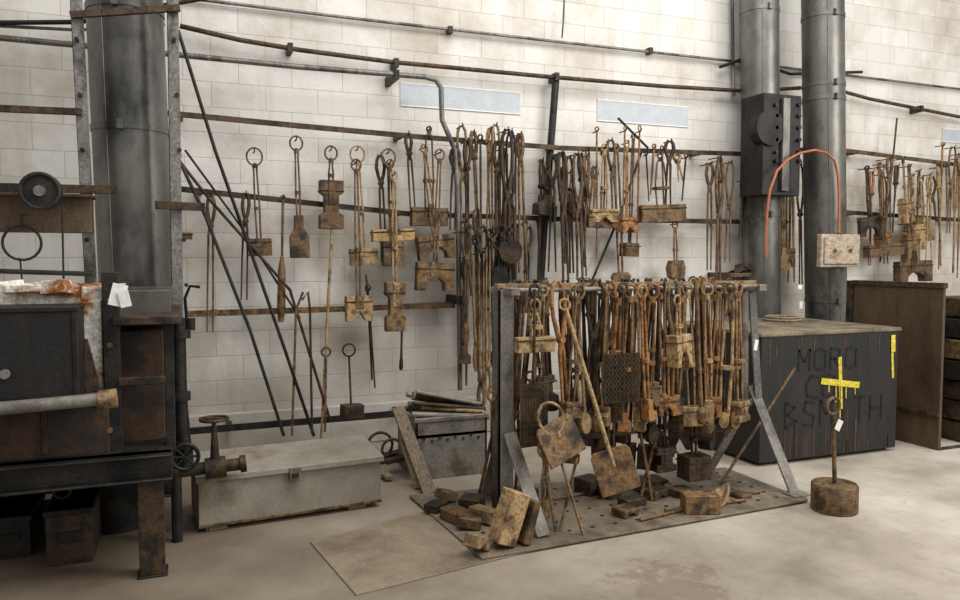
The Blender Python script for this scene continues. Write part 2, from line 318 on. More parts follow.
wt('tong',211,195,210,332,mat='rust_mid',r=.008); wt('tong',246,193,244,300,mat='rust_dark')
wt('eye',254,149,260,256,hwp=25,hhp=19,mat='rust_mid',ring=.06,r=.008,head='block')
wt('punch',283,197,281,322,hwp=10,hhp=70,mat='rust_mid')
wt('eye',296,137,300,258,hwp=20,hhp=45,mat='rust_mid',head='hammer',ring=.05,gap=.02,ht=.07)
wt('eye',331,147,331,229,hwp=24,hhp=50,mat='rust_mid',hmat='rust_mid',head='spool',ring=.05,ht=.11)
wt('rod',332,228,321,440,Y=-.27,mat='rust_tan',r=.012,ring=.012,peg=None,name='tool_handle')
wt('eye',357,147,364,265,Y=-.22,hwp=28,hhp=17,mat='rust_tan',ring=.06,head='block')
wt('eye',356,160,359,321,Y=-.31,hwp=27,hhp=26,mat='rust_mid',hmat='rust_tan',head='vee',ring=.04)
wt('eye',388,150,393,241,Y=-.24,hwp=43,hhp=12,mat='rust_mid',head='block',hmat='tanwood',ring=.06,ht=.1)
wt('eye',390,160,393,266,Y=-.29,hwp=21,hhp=25,mat='rust_mid',head='block',ring=.03)
wt('eye',394,172,395,331,Y=-.34,hwp=20,hhp=50,mat='rust_tan',hmat='rust_mid',head='spool',ring=.03)
wt('tong',380,155,384,262,Y=-.2,mat='rust_dark')
wt('punch',402,320,401,370,Y=-.26,hwp=5,hhp=12,mat='rust_dark')
wt('rod',368,290,375,388,Y=-.26,mat='rust_dark',r=.009); wt('tong',408,133,413,212,mat='rust_dark')
wt('eye',429,127,429,226,Y=-.22,hwp=37,hhp=18,mat='rust_mid',ring=.02,gap=.05)
wt('eye',424,145,437,259,Y=-.3,hwp=38,hhp=24,mat='rust_tan',hmat='rust_mid',head='ublock',ring=.03)
wt('eye',440,150,434,291,Y=-.36,hwp=38,hhp=28,mat='rust_mid',head='ublock',ring=.04)
def cluster(xs,n,y0,y1,Ys,kinds,mats,heads=('block','vee','ublock','hammer','spool','wedge'),hw=(14,26),hh=(14,26),lean=5,ring=(.02,.035)):
    for i in range(n):
        x=xs[0]+(xs[1]-xs[0])*(i+.5+U(-.35,.35))/n; Y=U(*Ys)
        k=random.choice(kinds)
        wt(k,x,U(*y0),x+U(-lean,lean),U(*y1),Y=Y,hwp=U(*hw) if k!='punch' else U(7,12),hhp=U(*hh),mat=random.choice(mats),head=random.choice(heads),
           ring=U(*ring),yaw=U(-.7,.7),gap=U(.015,.035),r=U(.007,.011))
TM=['rust_mid','rust_tan','rust_dark','rust_orange','rust_mid']
DK=['rust_dark','rust_dark','rust_mid','iron_black']
cluster((452,500),8,(124,150),(225,285),(-.34,-.2),['tong','loop','rod','tong','tongdown'],['rust_tan','rust_mid','rust_tan','rust_dark'])
cluster((462,498),6,(205,240),(330,400),(-.4,-.2),['tong','tongdown','punch','eye'],DK+['rust_mid'],hw=(9,16))
cluster((462,500),5,(240,260),(370,410),(-.45,-.3),['tong','rod','tongdown'],['rust_mid','rust_dark','rust_tan'])
cluster((464,512),6,(225,235),(255,300),(-.5,-.4),['eye','loop'],DK,hw=(14,24),hh=(18,30))
cluster((496,522),6,(130,165),(268,300),(-.38,-.2),['tong','loop','eye','tongdown'],DK,hw=(10,20))
wt('loop',507,129,507,288,Y=-.4,mat='rust_dark',r=.012)
cluster((500,540),6,(218,232),(285,345),(-.3,-.2),['eye','tong','punch'],DK,hw=(10,18))
cluster((540,592),6,(147,160),(262,288),(-.34,-.2),['loop','loop','tong','loop','eye'],['rust_mid','rust_dark','rust_dark'],hw=(12,22))
wt('loop',562,152,566,286,Y=-.4,mat='rust_dark',r=.011); wt('loop',577,153,580,280,Y=-.38,mat='rust_mid',r=.011)
cluster((545,600),5,(152,170),(215,235),(-.26,-.2),['tong','eye'],DK)
cluster((594,645),8,(130,150),(205,290),(-.3,-.2),['rod','loop','eye','tong'],TM,hw=(14,24),hh=(9,18))
wt('eye',604,150,602,228,hwp=32,hhp=12,mat='rust_mid'); wt('eye',660,152,662,222,hwp=46,hhp=15,mat='rust_mid',gap=.08,ring=.03)
cluster((645,690),6,(135,158),(180,215),(-.28,-.2),['tong','rod','rod'],TM)
wt('eye',675,222,676,281,hwp=16,hhp=18,mat='rust_mid',ring=.03,head='wedge')
cluster((704,733),3,(150,166),(262,284),(-.34,-.2),['tong','loop','eye'],['rust_mid','rust_dark'],hw=(10,16))
wt('loop',720,160,718,282,Y=-.38,mat='rust_mid',r=.012)
cluster((738,762),3,(165,185),(225,262),(-.3,-.2),['eye','tong'],DK+['rust_tan'],hw=(12,22))
cluster((781,801),4,(160,172),(262,290),(-.3,-.2),['tong','loop','eye'],['rust_mid','rust_tan','rust_dark'],hw=(8,12),lean=2)
cluster((862,898),6,(158,175),(225,278),(-.34,-.2),['tong','eye','loop'],TM,hw=(14,26),hh=(10,20))
cluster((900,935),7,(150,178),(220,285),(-.34,-.2),['tong','eye','loop','eye'],TM,hw=(12,22),hh=(14,26))
cluster((934,985),10,(142,170),(220,285),(-.36,-.2),['tong','eye','loop','rod'],TM,hw=(12,22),hh=(14,26))
wt('eye',882,165,884,256,Y=-.4,hwp=36,hhp=9,mat='rust_mid',head='block',ring=.03)
wt('eye',913,222,913,282,Y=-.35,hwp=34,hhp=16,mat='rust_mid',head='ublock')
def stand(name,pts,Y,r,mat,ringc=None,ringr=0,blk=None):
    b=MB(); b.tube([W(x,y,Y) for x,y in pts],r,mat,7)
    if ringc: b.tube(circle(W(*ringc,Y),ringr,X3,Z3,14),r*.9,mat,6,True)
    if blk:
        p=W(blk[0],blk[1],Y); s=S(blk[0],Y); b.obox(p,(blk[2]*s,blk[2]*s*.6,blk[3]*s),mat,(0,.05,.2))
    return b.build(name)
stand('ring_handled_swage',[(349,357),(351,405)],-.5,.009,'rust_dark',(349,350),.05,(352,411,22,14))
stand('ring_handled_rod',[(326,358),(325,432)],-.42,.01,'rust_mid',(326,352),.035)
stand('poker_rod',[(303,292),(296,310),(292,436)],-.4,.01,'rust_mid')
stand('poker_rod',[(302,300),(308,292),(310,310),(312,434)],-.5,.01,'rust_dark')
stand('hook_rod',[(200,287),(190,286),(185,298),(187,325)],-.9,.011,'iron_black')
stand('poker_rod',[(366,275),(368,300),(372,380)],-.22,.009,'rust_dark')
# ------------------------------------------------------------------ left flue, posts, forge
def flue(name,pt,pb,Y,r,mat,bands,pz=None):
    b=MB(); A=W(*pt,Y); B=W(*pb,Y)
    if pz is not None:
        d=(B-A); B=A+d*((pz-A.z)/d.z)
    b.tube([A,B],r,mat,40)
    d=(B-A)
    for y in bands:
        z=W(pt[0],y,Y).z; t=(z-A.z)/d.z; c=A+d*t
        b.tube([c+Z3*.02,c-Z3*.02],[r*1.03]*2,mat,40)
        b.obox(c+Vector((-r*.2,-r*1.05,0)),(.04,.03,.06),mat)
    sd=Vector((-.55,-.84,0))*r; b.tube([A+sd,B+sd],.006,mat,5)
    return b.build(name,.002)
flue('flue_pipe',(122,-60),(138,300),-.95,.232,'flue',(12,130,285),.65)
flue('flue_pipe',(759,-60),(762,320),-.3,.185,'flue',(12,215),0)
flue('flue_pipe',(822,-60),(826,320),-.5,.2,'flue',(18,86,100,300),0)
b=MB()
for (x0,x1) in((74,93),(172,178)):
    A=W(x0,-50,-1.3); B=W(x1,318,-1.3); d=B-A; B=A+d*((.66-A.z)/d.z)
    b.beam(A,B,.065,.012,'steel_gray'); b.beam(A+Vector((-.03,.04,0)),B+Vector((-.03,.04,0)),.012,.08,'iron_black')
for (x0,y0,x1,y1,w) in((-60,106,82,112,.04),(-60,186,118,190,.05),(70,15,180,8,.04),(155,205,205,207,.05)):
    b.beam(W(x0,y0,-1.33),W(x1,y1,-1.33),w,.03,'rust_dark')
for y in(40,95,150,205,240,285):
    for x in(75,172): 
        p=W(x+y*.05,y,-1.31); b.cyl(p+Y3*.01,p-Y3*.02,.013,'iron_black',8)
b.build('gantry_frame',.002)
b=MB(); b.box((W(-60,0,-1.5).x,-1.55,W(0,232,-1.5).z),(W(86,0,-1.5).x,-1.40,W(0,196,-1.5).z),'brown_sheet')
b.box((W(-60,0,-1.5).x,-1.60,W(0,196,-1.5).z-.002),(W(88,0,-1.5).x,-1.38,W(0,193,-1.5).z),'rust_dark'); b.build('steel_channel_beam')
b=MB(); c=W(40,191,-1.7); b.cyl(c,c+Y3*.06,.105,'iron_black',28); b.cyl(c-Y3*.03,c+Y3*.3,.03,'steel_gray',12)
b.tube(circle(c-Y3*.005,.095,X3,Z3,24),.012,'iron_black',6,True); b.build('pulley_wheel')
b=MB(); c=W(62,205,-1.68); b.tube([c,W(63,250,-1.68),W(64,300,-1.68)],.006,'iron_black',6); b.cyl(W(64,296,-1.68),W(64,308,-1.68),.012,'steel_gray',8); b.build('pull_chain')
b=MB(); b.tube(circle(W(22,243,-1.6),.095,X3,Z3,22),.008,'iron_black',6,True); b.tube([W(22,231,-1.6),W(22,214,-1.6)],.008,'iron_black',6)
b.tube([W(20,258,-1.6),W(22,280,-1.6)],.005,'iron_black',6); b.build('hanging_ring')
b=MB(); b.tube([W(-40,270,-1.7),W(60,273,-1.7),W(92,274,-1.7)],.014,'iron_black'); b.build('forge_rod')
# forge
b=MB()
def px_box(b,x0,x1,y0,y1,Yf,Yb,mat,yref=None):
    a=W(x0,y0,Yf); c=W(x1,y1,Yf); a2=W(x1,y0,Yf)
    b.box((a.x,Yf,a2.z),(a2.x,Yb,c.z),mat)
px_box(b,-120,112,289,388,-2.2,-1.2,'white_peel')
for i in range(9):
    p=W(8+i*11,290+U(-2,2),-2.0-.08*(i%3)); b.obox(p,(U(.12,.2),U(.14,.25),U(.03,.07)),'white_peel',(U(-.2,.2),U(-.2,.2),U(-.5,.5)))
px_box(b,-120,108,392,458,-2.32,-1.25,'rust_panel')
zt=W(172,452,-2.45).z; xr=W(172,452,-2.45).x; xl=W(-160,452,-2.45).x
b.box((xl,-2.45,zt-.12),(xr,-2.38,zt),'iron_black'); b.box((xl,-2.50,zt-.012),(xr,-2.38,zt),'iron_black'); b.box((xl,-2.5,zt-.13),(xr,-2.38,zt-.118),'iron_black')
b.box((xl,-2.40,zt-.03),(xr-.02,-1.0,zt-.005),'iron_black')
b.box((xr-.07,-2.38,zt-.12),(xr,-1.0,zt),'iron_black')
xq=W(153,580,-2.42).x
for X in(xq,xl+.2):
    for Y in(-2.42,-1.05):
        b.box((X-.06,Y-.01,0.01),(X+.06,Y+.01,zt-.1),'rust_dark'); b.box((X-.06,Y,.01),(X-.04,Y+.11,zt-.1),'rust_dark'); b.box((X-.07,Y-.02,0),(X+.07,Y+.12,.012),'iron_black')
b.box((xl,-1.0,.08),(xq+.1,-.97,zt-.05),'iron_black'); b.box((xl,-1.06,.2),(xq,-1.0,.26),'rust_dark')  # dark sheet added to make the wall under the forge read dark, then brace
px_box(b,101,118,272,452,-2.30,-2.22,'iron_black'); px_box(b,163,173,318,452,-2.30,-2.24,'iron_black')
px_box(b,118,163,330,450,-2.1,-1.3,'rust_panel'); px_box(b,112,180,316,324,-2.34,-1.25,'rust_dark')
px_box(b,118,170,290,316,-2.0,-1.35,'flue')
px_box(b,118,165,376,384,-2.32,-2.28,'rust_dark')
for y in(300,345,392,430):
    p=W(110,y,-2.3); b.cyl(p,p-Y3*.02,.014,'rust_mid',8)
px_box(b,78,101,300,390,-2.26,-2.2,'white_peel')
b.beam(W(80,340,-2.28),W(94,392,-2.3),.07,.012,'rust_dark')
px_box(b,40,46,410,455,-2.34,-2.32,'rust_dark'); px_box(b,-10,-5,410,455,-2.34,-2.32,'rust_dark')
b.build('forge_furnace',.004)
b=MB(); px_box(b,-90,76,309,404,-2.52,-2.27,'black_paint'); px_box(b,-90,78,306,312,-2.53,-2.27,'iron_black'); px_box(b,70,77,309,404,-2.527,-2.27,'iron_black')
p=W(5,374,-2.52); b.cyl(p,p-Y3*.015,.022,'galv',14); b.build('furnace_door',.006)
b=MB(); b.tube([W(-100,418,-2.6),W(103,399,-2.6)],.03,'galv',14); b.cyl(W(99,400,-2.6),W(117,398,-2.6),.045,'rust_tan',14)
for q in(20,90): 
    p=W(q,407,-2.6); b.box((p.x-.02,-2.6,p.z-.02),(p.x+.02,-2.33,p.z+.02),'iron_black')
b.build('furnace_pipe',.002)
b=MB(); p=W(118,295,-2.36); b.obox(p,(.07,.006,.11),'paper',(0,.25,.1)); b.obox(p+Vector((.03,-.01,-.02)),(.05,.005,.08),'paper',(0,-.2,0)); b.build('paper_tag',0)
b=MB(); Yv=-1.95
b.tube([W(178,318,Yv),W(180,400,Yv),W(184,445,Yv)],.04,'iron_black',14)
for y in(330,392,440): 
    b.cyl(W(180,y,Yv),W(180,y+8,Yv),.058,'iron_black',14)
b.tube([W(190,318,Yv+.1),W(190,330,Yv+.1)],.03,'iron_black',10)
b.tube([W(172,472,Yv),W(190,470,Yv),W(240,464,Yv)],.036,'rust_dark',14)
b.cyl(W(205,469,Yv),W(226,466,Yv),.06,'rust_dark',14); b.cyl(W(240,464,Yv),W(246,463,Yv),.05,'rust_dark',14)
b.tube([W(215,466,Yv),W(214,420,Yv)],[.03,.012],'rust_dark',10)
b.tube(circle(W(214,419,Yv),.075,X3,Y3,18),.01,'rust_dark',6,True); b.beam(W(204,419,Yv),W(224,419,Yv),.02,.01,'rust_dark')
c=W(185,457,Yv-.12); b.tube(circle(c,.07,X3,Z3,20),.012,'iron_black',6,True)
for a in range(4):
    d=Vector((math.cos(a*math.pi/4),0,math.sin(a*math.pi/4)))*.07; b.tube([c-d,c+d],.007,'iron_black',6)
b.tube([c,c+Y3*.12],.014,'iron_black',8)
b.tube([W(184,445,Yv),W(186,470,Yv)],.045,'iron_black',12)
p=W(176,472,Yv); b.tube([p,(p.x,Yv,0.0)],.03,'iron_black',10)
b.build('gas_valve_pipework',.002)
def crate(name,x0,x1,y0,y1,Yf,d,mat):
    b=MB(); a=W(x0,y1,Yf); c=W(x1,y0,Yf); z1=c.z; 
    b.box((a.x,Yf,0),(c.x,Yf+d,z1),mat); b.box((a.x-.01,Yf-.01,z1-.03),(c.x+.01,Yf+d+.01,z1),'iron_black'); b.box((a.x+.05,Yf-.012,z1*.4),(c.x-.05,Yf,z1*.6),'iron_black'); b.build(name)
crate('storage_crate',46,92,507,545,-2.1,.4,'rust_dark'); crate('storage_crate',-30,30,515,545,-1.9,.4,'iron_black')
b=MB(); c=W(118,520,-1.5); b.cyl((c.x,-1.5,0),(c.x,-1.5,.34),.2,'iron_black',24); b.cyl((c.x,-1.5,.34),(c.x,-1.5,.36),.21,'steel_gray',24); b.build('quench_drum',.003)
b=MB()
b.tube([(xl,-1.15,.22),(-.3,-1.15,.24)],.05,'iron_black',12); b.tube([(xl,-1.3,.1),(-.4,-1.35,.1)],.04,'rust_dark',12); 
for X in(-1.8,-1.0,-.5): b.box((X-.03,-1.4,0),(X+.03,-1.08,.16),'iron_black')
b.build('floor_pipes')
b=MB(); b.tube(circle(W(62,490,-2.3),.04,X3,Z3,12),.008,'iron_black',6,True); b.tube([W(62,478,-2.3),W(62,484,-2.3)],.008,'iron_black'); b.build('hanging_shackle')
# ------------------------------------------------------------------ chest
A=G(199,529,.03); Bq=G(381,502,.03); ux=(Bq-A); ux.z=0; wl=ux.length; ux.normalize(); uy=Vector((-ux.y,ux.x,0))
def CH(u,v,z): return Vector((A.x,A.y,0))+ux*u+uy*v+Z3*z
b=MB()
def cb(u0,u1,v0,v1,z0,z1,mat): b.hexa([CH(u0,v0,z0),CH(u1,v0,z0),CH(u1,v1,z0),CH(u0,v1,z0),CH(u0,v0,z1),CH(u1,v0,z1),CH(u1,v1,z1),CH(u0,v1,z1)],mat)
cb(0,wl,0,.42,.03,.31,'chest')
b.hexa([CH(-.015,-.025,.30),CH(wl+.015,-.025,.30),CH(wl+.015,.43,.30),CH(-.015,.43,.30),CH(-.015,-.025,.335),CH(wl+.015,-.025,.335),CH(wl+.015,.43,.38),CH(-.015,.43,.38)],'chest')
cb(.5*wl-.035,.5*wl+.035,-.034,-.0,.25,.33,'galv'); cb(.5*wl-.02,.5*wl+.02,-.044,-.03,.27,.30,'iron_black')
cb(-.004,wl+.004,-.006,0,.03,.05,'rust_mid')
for u in(.1,wl-.15): cb(u-.06,u+.06,.02,.4,0,.03,'wood')
b.build('tool_chest',.006)
b=MB()
b.beam(G(430,494,.01),W(398,408,-1.15),.09,.03,'wood'); b.build('wood_plank',.002)
b=MB(); b.beam(G(420,488,.01),W(404,440,-1.25),.07,.03,'wood'); b.build('wood_plank',.002)
b=MB(); b.beam(G(345,468,.03),G(432,446,.03),.1,.06,'iron_black',(0,0,1)); b.beam(G(390,478,.03),G(350,450,.08),.06,.03,'wood',(0,0,1)); b.beam(G(385,462,.1),G(425,452,.12),.07,.03,'rust_dark',(0,0,1))
b.build('scrap_timber',.002)
b=MB(); b.tube(circle(G(380,445,.12),.1,X3,Z3,18),.012,'rust_dark',6,True); b.tube(circle(G(392,449,.1),.08,X3,Z3,18),.012,'rust_mid',6,True); b.build('iron_hoops')
a=G(416,481); b=MB(); w_=.55; h_=.45; d_=.5
for (p,q) in(((0,0),(w_,.02)),((0,d_-.02),(w_,d_)),((0,0),(.02,d_)),((w_-.02,0),(w_,d_))):
    b.box((a.x+p[0],a.y+p[1],0),(a.x+q[0],a.y+q[1],h_),'galv')
b.box((a.x,a.y,.3),(a.x+w_,a.y+d_,.33),'iron_black'); b.box((a.x-.01,a.y-.01,h_-.03),(a.x+w_+.01,a.y+.01,h_),'galv')
for k in range(8): b.cyl((a.x+.06+.06*k,a.y,.3-.02*(k%2)),(a.x+.06+.06*k,a.y-.008,.3-.02*(k%2)),.01,'rust_dark',8)
b.build('steel_bin',.004)
b=MB()
for i in range(9):
    y=a.y+.06+.045*i; z=.37+U(0,.14); r_=U(.014,.035)
    b.tube([(a.x+U(-.02,.1),y,z+U(.06,.14)),(a.x+w_+U(-.1,.05),y+U(-.05,.05),z)],r_,random.choice(['rust_mid','rust_tan','galv','rust_dark']),10)
b.build('bar_stock')
# ------------------------------------------------------------------ floor plates
def quad_plate(name,pts,z0,z1,mat,rivets=False):
    b=MB(); P=[G(*p) for p in pts]; b.hexa([Vector((p.x,p.y,z0)) for p in P]+[Vector((p.x,p.y,z1)) for p in P],mat)
    if rivets:
        for i in range(1,15):
            for j in range(1,7):
                q=P[0].lerp(P[3],i/15).lerp(P[1].lerp(P[2],i/15),j/7); b.cyl((q.x,q.y,z1-.001),(q.x,q.y,z1+.003),.014,'rust_dark',8)
    return b.build(name,.002)
quad_plate('floor_plate',[(310,543),(356,596),(535,551),(452,505)],.0,.008,'floor_plate')
quad_plate('floor_plate',[(409,498),(482,562),(808,503),(725,470)],.009,.022,'floor_plate2',True)
# ------------------------------------------------------------------ tool rack
ZP=.022; RX0,RX1,RYc,RZ=1.79,3.60,-2.28,1.41
b=MB()
for dy in(-.13,.13):
    b.tube([(RX0-.02,RYc+dy,RZ),(RX1+.03,RYc+dy,RZ)],.014,'galv',8)
b.beam((RX0-.06,RYc,RZ+.02),(RX1+.06,RYc,RZ+.02),.03,.05,'rust_tan')
for X in(RX0,RX1):
    b.box((X-.03,RYc-.16,RZ-.03),(X+.03,RYc+.16,RZ+.012),'galv')
b.box((RX0-.065,RYc-.055,ZP),(RX0+.035,RYc-.04,RZ),'galv'); b.box((RX0-.065,RYc-.055,ZP),(RX0-.05,RYc+.05,RZ),'steel_gray')
b.beam((RX0-.0,RYc-.07,.55),(RX0+.06,RYc-.42,ZP+.01),.08,.016,'galv'); b.beam((RX0,RYc+.06,.5),(RX0+.03,RYc+.4,ZP+.01),.07,.014,'galv')
b.beam((RX1+.0,RYc-.05,RZ-.03),(RX1+.07,RYc-.06,.55),.06,.014,'steel_gray')
b.beam((RX1+.0,RYc+.02,RZ-.03),(RX1+.02,RYc+.02,.5),.05,.014,'galv')
b.beam((RX1+.04,RYc-.02,.72),(RX1+.17,RYc-.30,ZP+.008),.075,.016,'galv'); b.beam((RX1+.04,RYc+.0,.62),(RX1-.06,RYc+.3,ZP+.008),.065,.016,'galv')
b.box((RX1+.1,RYc-.38,ZP),(RX1+.24,RYc-.26,ZP+.012),'galv')
b.beam((RX0,RYc,.45),(RX1+.04,RYc,.5),.04,.02,'rust_dark')
b.build('tool_rack',.002)
HD=['block','vee','ublock','hammer','spool','wedge','round','foot']
def rackrow(n,px0,px1,dy,ylo,yhi,kinds,mats,off,hwr=(.07,.15),hhr=(.08,.16),rg=(.028,.044),rr=(.0065,.0105),ln=.08):
    for i in range(n):
        px=px0+(px1-px0)*(i+.5+U(-.3,.3))/n; Y=RYc+dy+U(-.02,.02)
        x=W(px,300,Y).x; 
        if x<RX0+.06 or x>RX1-.05: continue
        k=random.choice(kinds); t=(px-510)/240
        yb=U(ylo(t),yhi(t)); zb=W(px,yb,Y).z
        ring=U(*rg)
        zt_=RZ+(.02 if k in('eye','plate') else .05)
        tool(k,(x,Y,zt_),(x+U(-ln,ln),Y+U(-.03,.03)+off,zb),mat=random.choice(mats),head=random.choice(HD),
             hw=U(*hwr),hh=U(*hhr),ht=U(.05,.09),ring=ring,gap=U(.018,.05),r=U(*rr),yaw=U(-.8,.8))
rackrow(16,512,748,.14,lambda t:400,lambda t:465-20*t,['eye','tong','loop','punch'],['rust_dark','rust_dark','iron_black'],0)
rackrow(15,560,745,.08,lambda t:430,lambda t:482-20*t,['eye','eye','punch'],['rust_dark','iron_black','rust_mid'],0,(.09,.16),(.12,.2))
rackrow(17,512,748,.0,lambda t:405,lambda t:475-30*t,['eye','eye','tong','loop','tongdown'],['rust_mid','rust_dark','rust_mid','rust_mid'],0)
rackrow(18,512,745,-.145,lambda t:400,lambda t:460-30*t,['eye','eye','eye','eye','loop','punch'],['rust_mid','rust_tan','rust_orange','rust_tan','rust_dark'],-.02)
rackrow(12,600,748,-.19,lambda t:405,lambda t:440-10*t,['eye','punch','eye'],['rust_tan','rust_mid','rust_orange'],0,(.06,.1),(.1,.15))
def rt(kind,x0,y0,x1,y1,Y,Y1=None,**k):
    return tool(kind,W(x0,y0,Y),W(x1,y1,Y if Y1 is None else Y1),**k)
rt('plate',545,405,569,459,-2.56,-2.62,mat='rust_tan',hmat='rust_mid',hw=.27,hh=.24,ring=.085,r=.01,yaw=.1,name='slitting_paddle')
b=MB(); b.tube([W(560,458,-2.6),G(583,534,.03)],.009,'rust_mid',7); b.tube([W(577,458,-2.6),G(560,530,.03)],.009,'rust_mid',7); b.build('paddle_prop_rod')
rt('plate',563,300,622,492,-2.5,-2.72,mat='rust_tan',hmat='rust_mid',hw=.24,hh=.26,ring=.03,r=.009,yaw=-.35,name='flat_shovel')
for (x,y0,y1,hw) in((534,384,441,.17),(622,354,402,.24)):
    b=MB(); Y=-2.52; p=W(x,y0,Y); q=W(x,y1,Y); h=p.z-q.z; c=(p+q)/2
    n=9
    b.box((c.x-hw/2,Y+.01,q.z),(c.x+hw/2,Y+.014,p.z),'rust_mid')
    for i in range(n+1):
        b.beam((c.x-hw/2,Y,q.z+h*i/n),(c.x+hw/2,Y,q.z+h*i/n),.009,.006,'rust_dark'); b.beam((c.x-hw/2+hw*i/n,Y,q.z),(c.x-hw/2+hw*i/n,Y,p.z),.009,.006,'rust_dark')
    b.tube([(c.x,Y,p.z),(c.x,Y,RZ+.01)],.008,'rust_dark',6); b.tube(circle((c.x,Y+.0,RZ+.01),.03,X3,Z3),.007,'rust_dark',6,True)
    b.build('wire_mesh_basket',0)
rt('eye',535,300,535,352,-2.48,mat='rust_tan',hmat='rust_tan',hw=.24,hh=.09,head='block',ring=.03,gap=.04,ht=.06)
rt('eye',677,296,680,366,-2.5,mat='rust_tan',head='ublock',hw=.15,hh=.2,yaw=.3)
rt('eye',546,440,545,520,-2.5,mat='rust_tan',head='wedge',hw=.06,hh=.12,ring=.05,r=.009,name='ring_handled_rod')
for (x0,y0,x1,y1) in((500,400,478,500),(492,400,492,498),(520,420,515,500),(655,440,640,500),(530,380,556,530),(640,430,652,500)):
    b=MB(); b.tube([W(x0,y0,-2.3),G(x1,y1,.03)],.011,'rust_mid',7); b.tube(circle(W(x0,y0-4,-2.3),.028,X3,Z3,10),.008,'rust_mid',6,True); b.build('leaning_rod')
b=MB(); b.tube([W(795,368,-2.1),G(722,482,.03)],.011,'rust_mid',7); b.build('leaning_stick')
tag('paper_tag',756,345,-2.5,.03,.07,'paper',.2)
def fblock(px,py,w,d,h,rz,mat,kind='block',tilt=0,z=ZP):
    p=G(px,py,z); b=MB(); c=math.cos(rz); s=math.sin(rz)
    prof=POLY[kind]
    pl=[]
    for u,v in prof:
        for_=[]
        for e in(-.5,.5):
            lx=u*w; ly=e*d; lz=(1-v)*h
            if tilt:
                lx,lz=lx*math.cos(tilt)+lz*math.sin(tilt),-lx*math.sin(tilt)+lz*math.cos(tilt)
            for_.append(Vector((p.x+lx*c-ly*s,p.y+lx*s+ly*c,z+lz)))
        pl.append(tuple(for_))
    mz=min(q.z for t in pl for q in t)
    pl=[tuple(q+Z3*(z-mz) for q in t) for t in pl]
    b.prism(pl,mat); return b.build('forging_die_block',.006)
for (px,py,w,d,h,rz,m,k,t) in[
 (455,520,.12,.16,.07,.3,'rust_mid','vee',0),(472,512,.13,.14,.1,.9,'rust_dark','ublock',0),(468,528,.14,.12,.06,-.3,'rust_mid','block',.2),
 (484,522,.1,.18,.08,.5,'rust_tan','block',.1),(436,510,.14,.1,.05,.7,'rust_dark','block',0),(445,502,.12,.1,.06,.2,'rust_mid','block',.3),(476,553,.13,.1,.07,.6,'rust_tan','vee',.4),
 (501,547,.12,.12,.29,.2,'rust_tan','block',.38),(521,543,.05,.13,.24,.2,'rust_mid','block',.3),(525,500,.14,.12,.08,.2,'rust_dark','block',0),
 (625,515,.13,.12,.05,.3,'rust_mid','ublock',0),(632,505,.16,.1,.05,.1,'rust_dark','block',0),(655,497,.16,.12,.06,.4,'rust_mid','vee',0),(610,497,.12,.1,.06,.4,'rust_dark','block',0),
 (700,512,.22,.12,.12,-.35,'rust_mid','block',0),(722,506,.2,.02,.13,.5,'rust_tan','block',0),(680,495,.14,.12,.05,.2,'rust_mid','block',0),(740,497,.1,.12,.03,.2,'rust_mid','block',0),
 (650,490,.2,.16,.08,.0,'rust_dark','spool',0),(590,492,.16,.16,.1,.3,'rust_dark','block',0)]:
    fblock(px,py,w,d,h,rz,m,k,t)
for (x0,y0,x1,y1) in((500,512,460,500),(640,520,690,508),(690,498,760,492),(665,510,745,500),(520,505,600,490)):
    b=MB(); b.tube([G(x0,y0,.034),G(x1,y1,.034)],.011,'rust_mid',7); b.build('loose_rod')
rt('eye',694,400,694,478,-2.3,mat='rust_dark',head='block',hw=.18,hh=.16,ht=.14,ring=.02)
rt('eye',662,400,662,470,-2.3,mat='rust_dark',head='spool',hw=.15,hh=.16,ht=.12,ring=.02)
# ------------------------------------------------------------------ black steel cabinet
BX0,BX1,BY0,BY1,BZ=4.05,5.47,-1.92,-.75,1.03
par=bpy.data.objects.new('steel_cabinet',None); bpy.context.scene.collection.objects.link(par)
b=MB(); b.box((BX0,BY0,.03),(BX1,BY1,BZ-.02),'black_paint'); b.box((BX0-.015,BY0-.015,BZ-.03),(BX1+.015,BY1,BZ),'boxtop'); b.box((BX0+.05,BY0+.05,0),(BX1-.05,BY1,.03),'iron_black'); b.build('body',.006,par)
yf=BY0-.004
def FX(px,py): return W(px,py,yf)
def stroke(b,p,q,w,mat,yy=yf):
    b.beam(Vector((p[0],yy,p[1])),Vector((q[0],yy,q[1])),w,.003,mat)
def vs(px,py): p=FX(px,py); return (p.x,p.z)
b=MB()
stroke(b,vs(840,357),vs(841,409),.034,'yellow'); stroke(b,vs(821,381),vs(859,385),.05,'yellow',yf-.003); stroke(b,vs(892,340),vs(893,378),.022,'yellow'); stroke(b,vs(893,352),vs(893,335),.045,'yellow',yf-.003)
for x,y in((836,402),(846,398),(840,418),(829,392),(855,394)): stroke(b,vs(x,384),vs(x,y),.009,'yellow')
b.build('yellow_cross_mark',0,par)
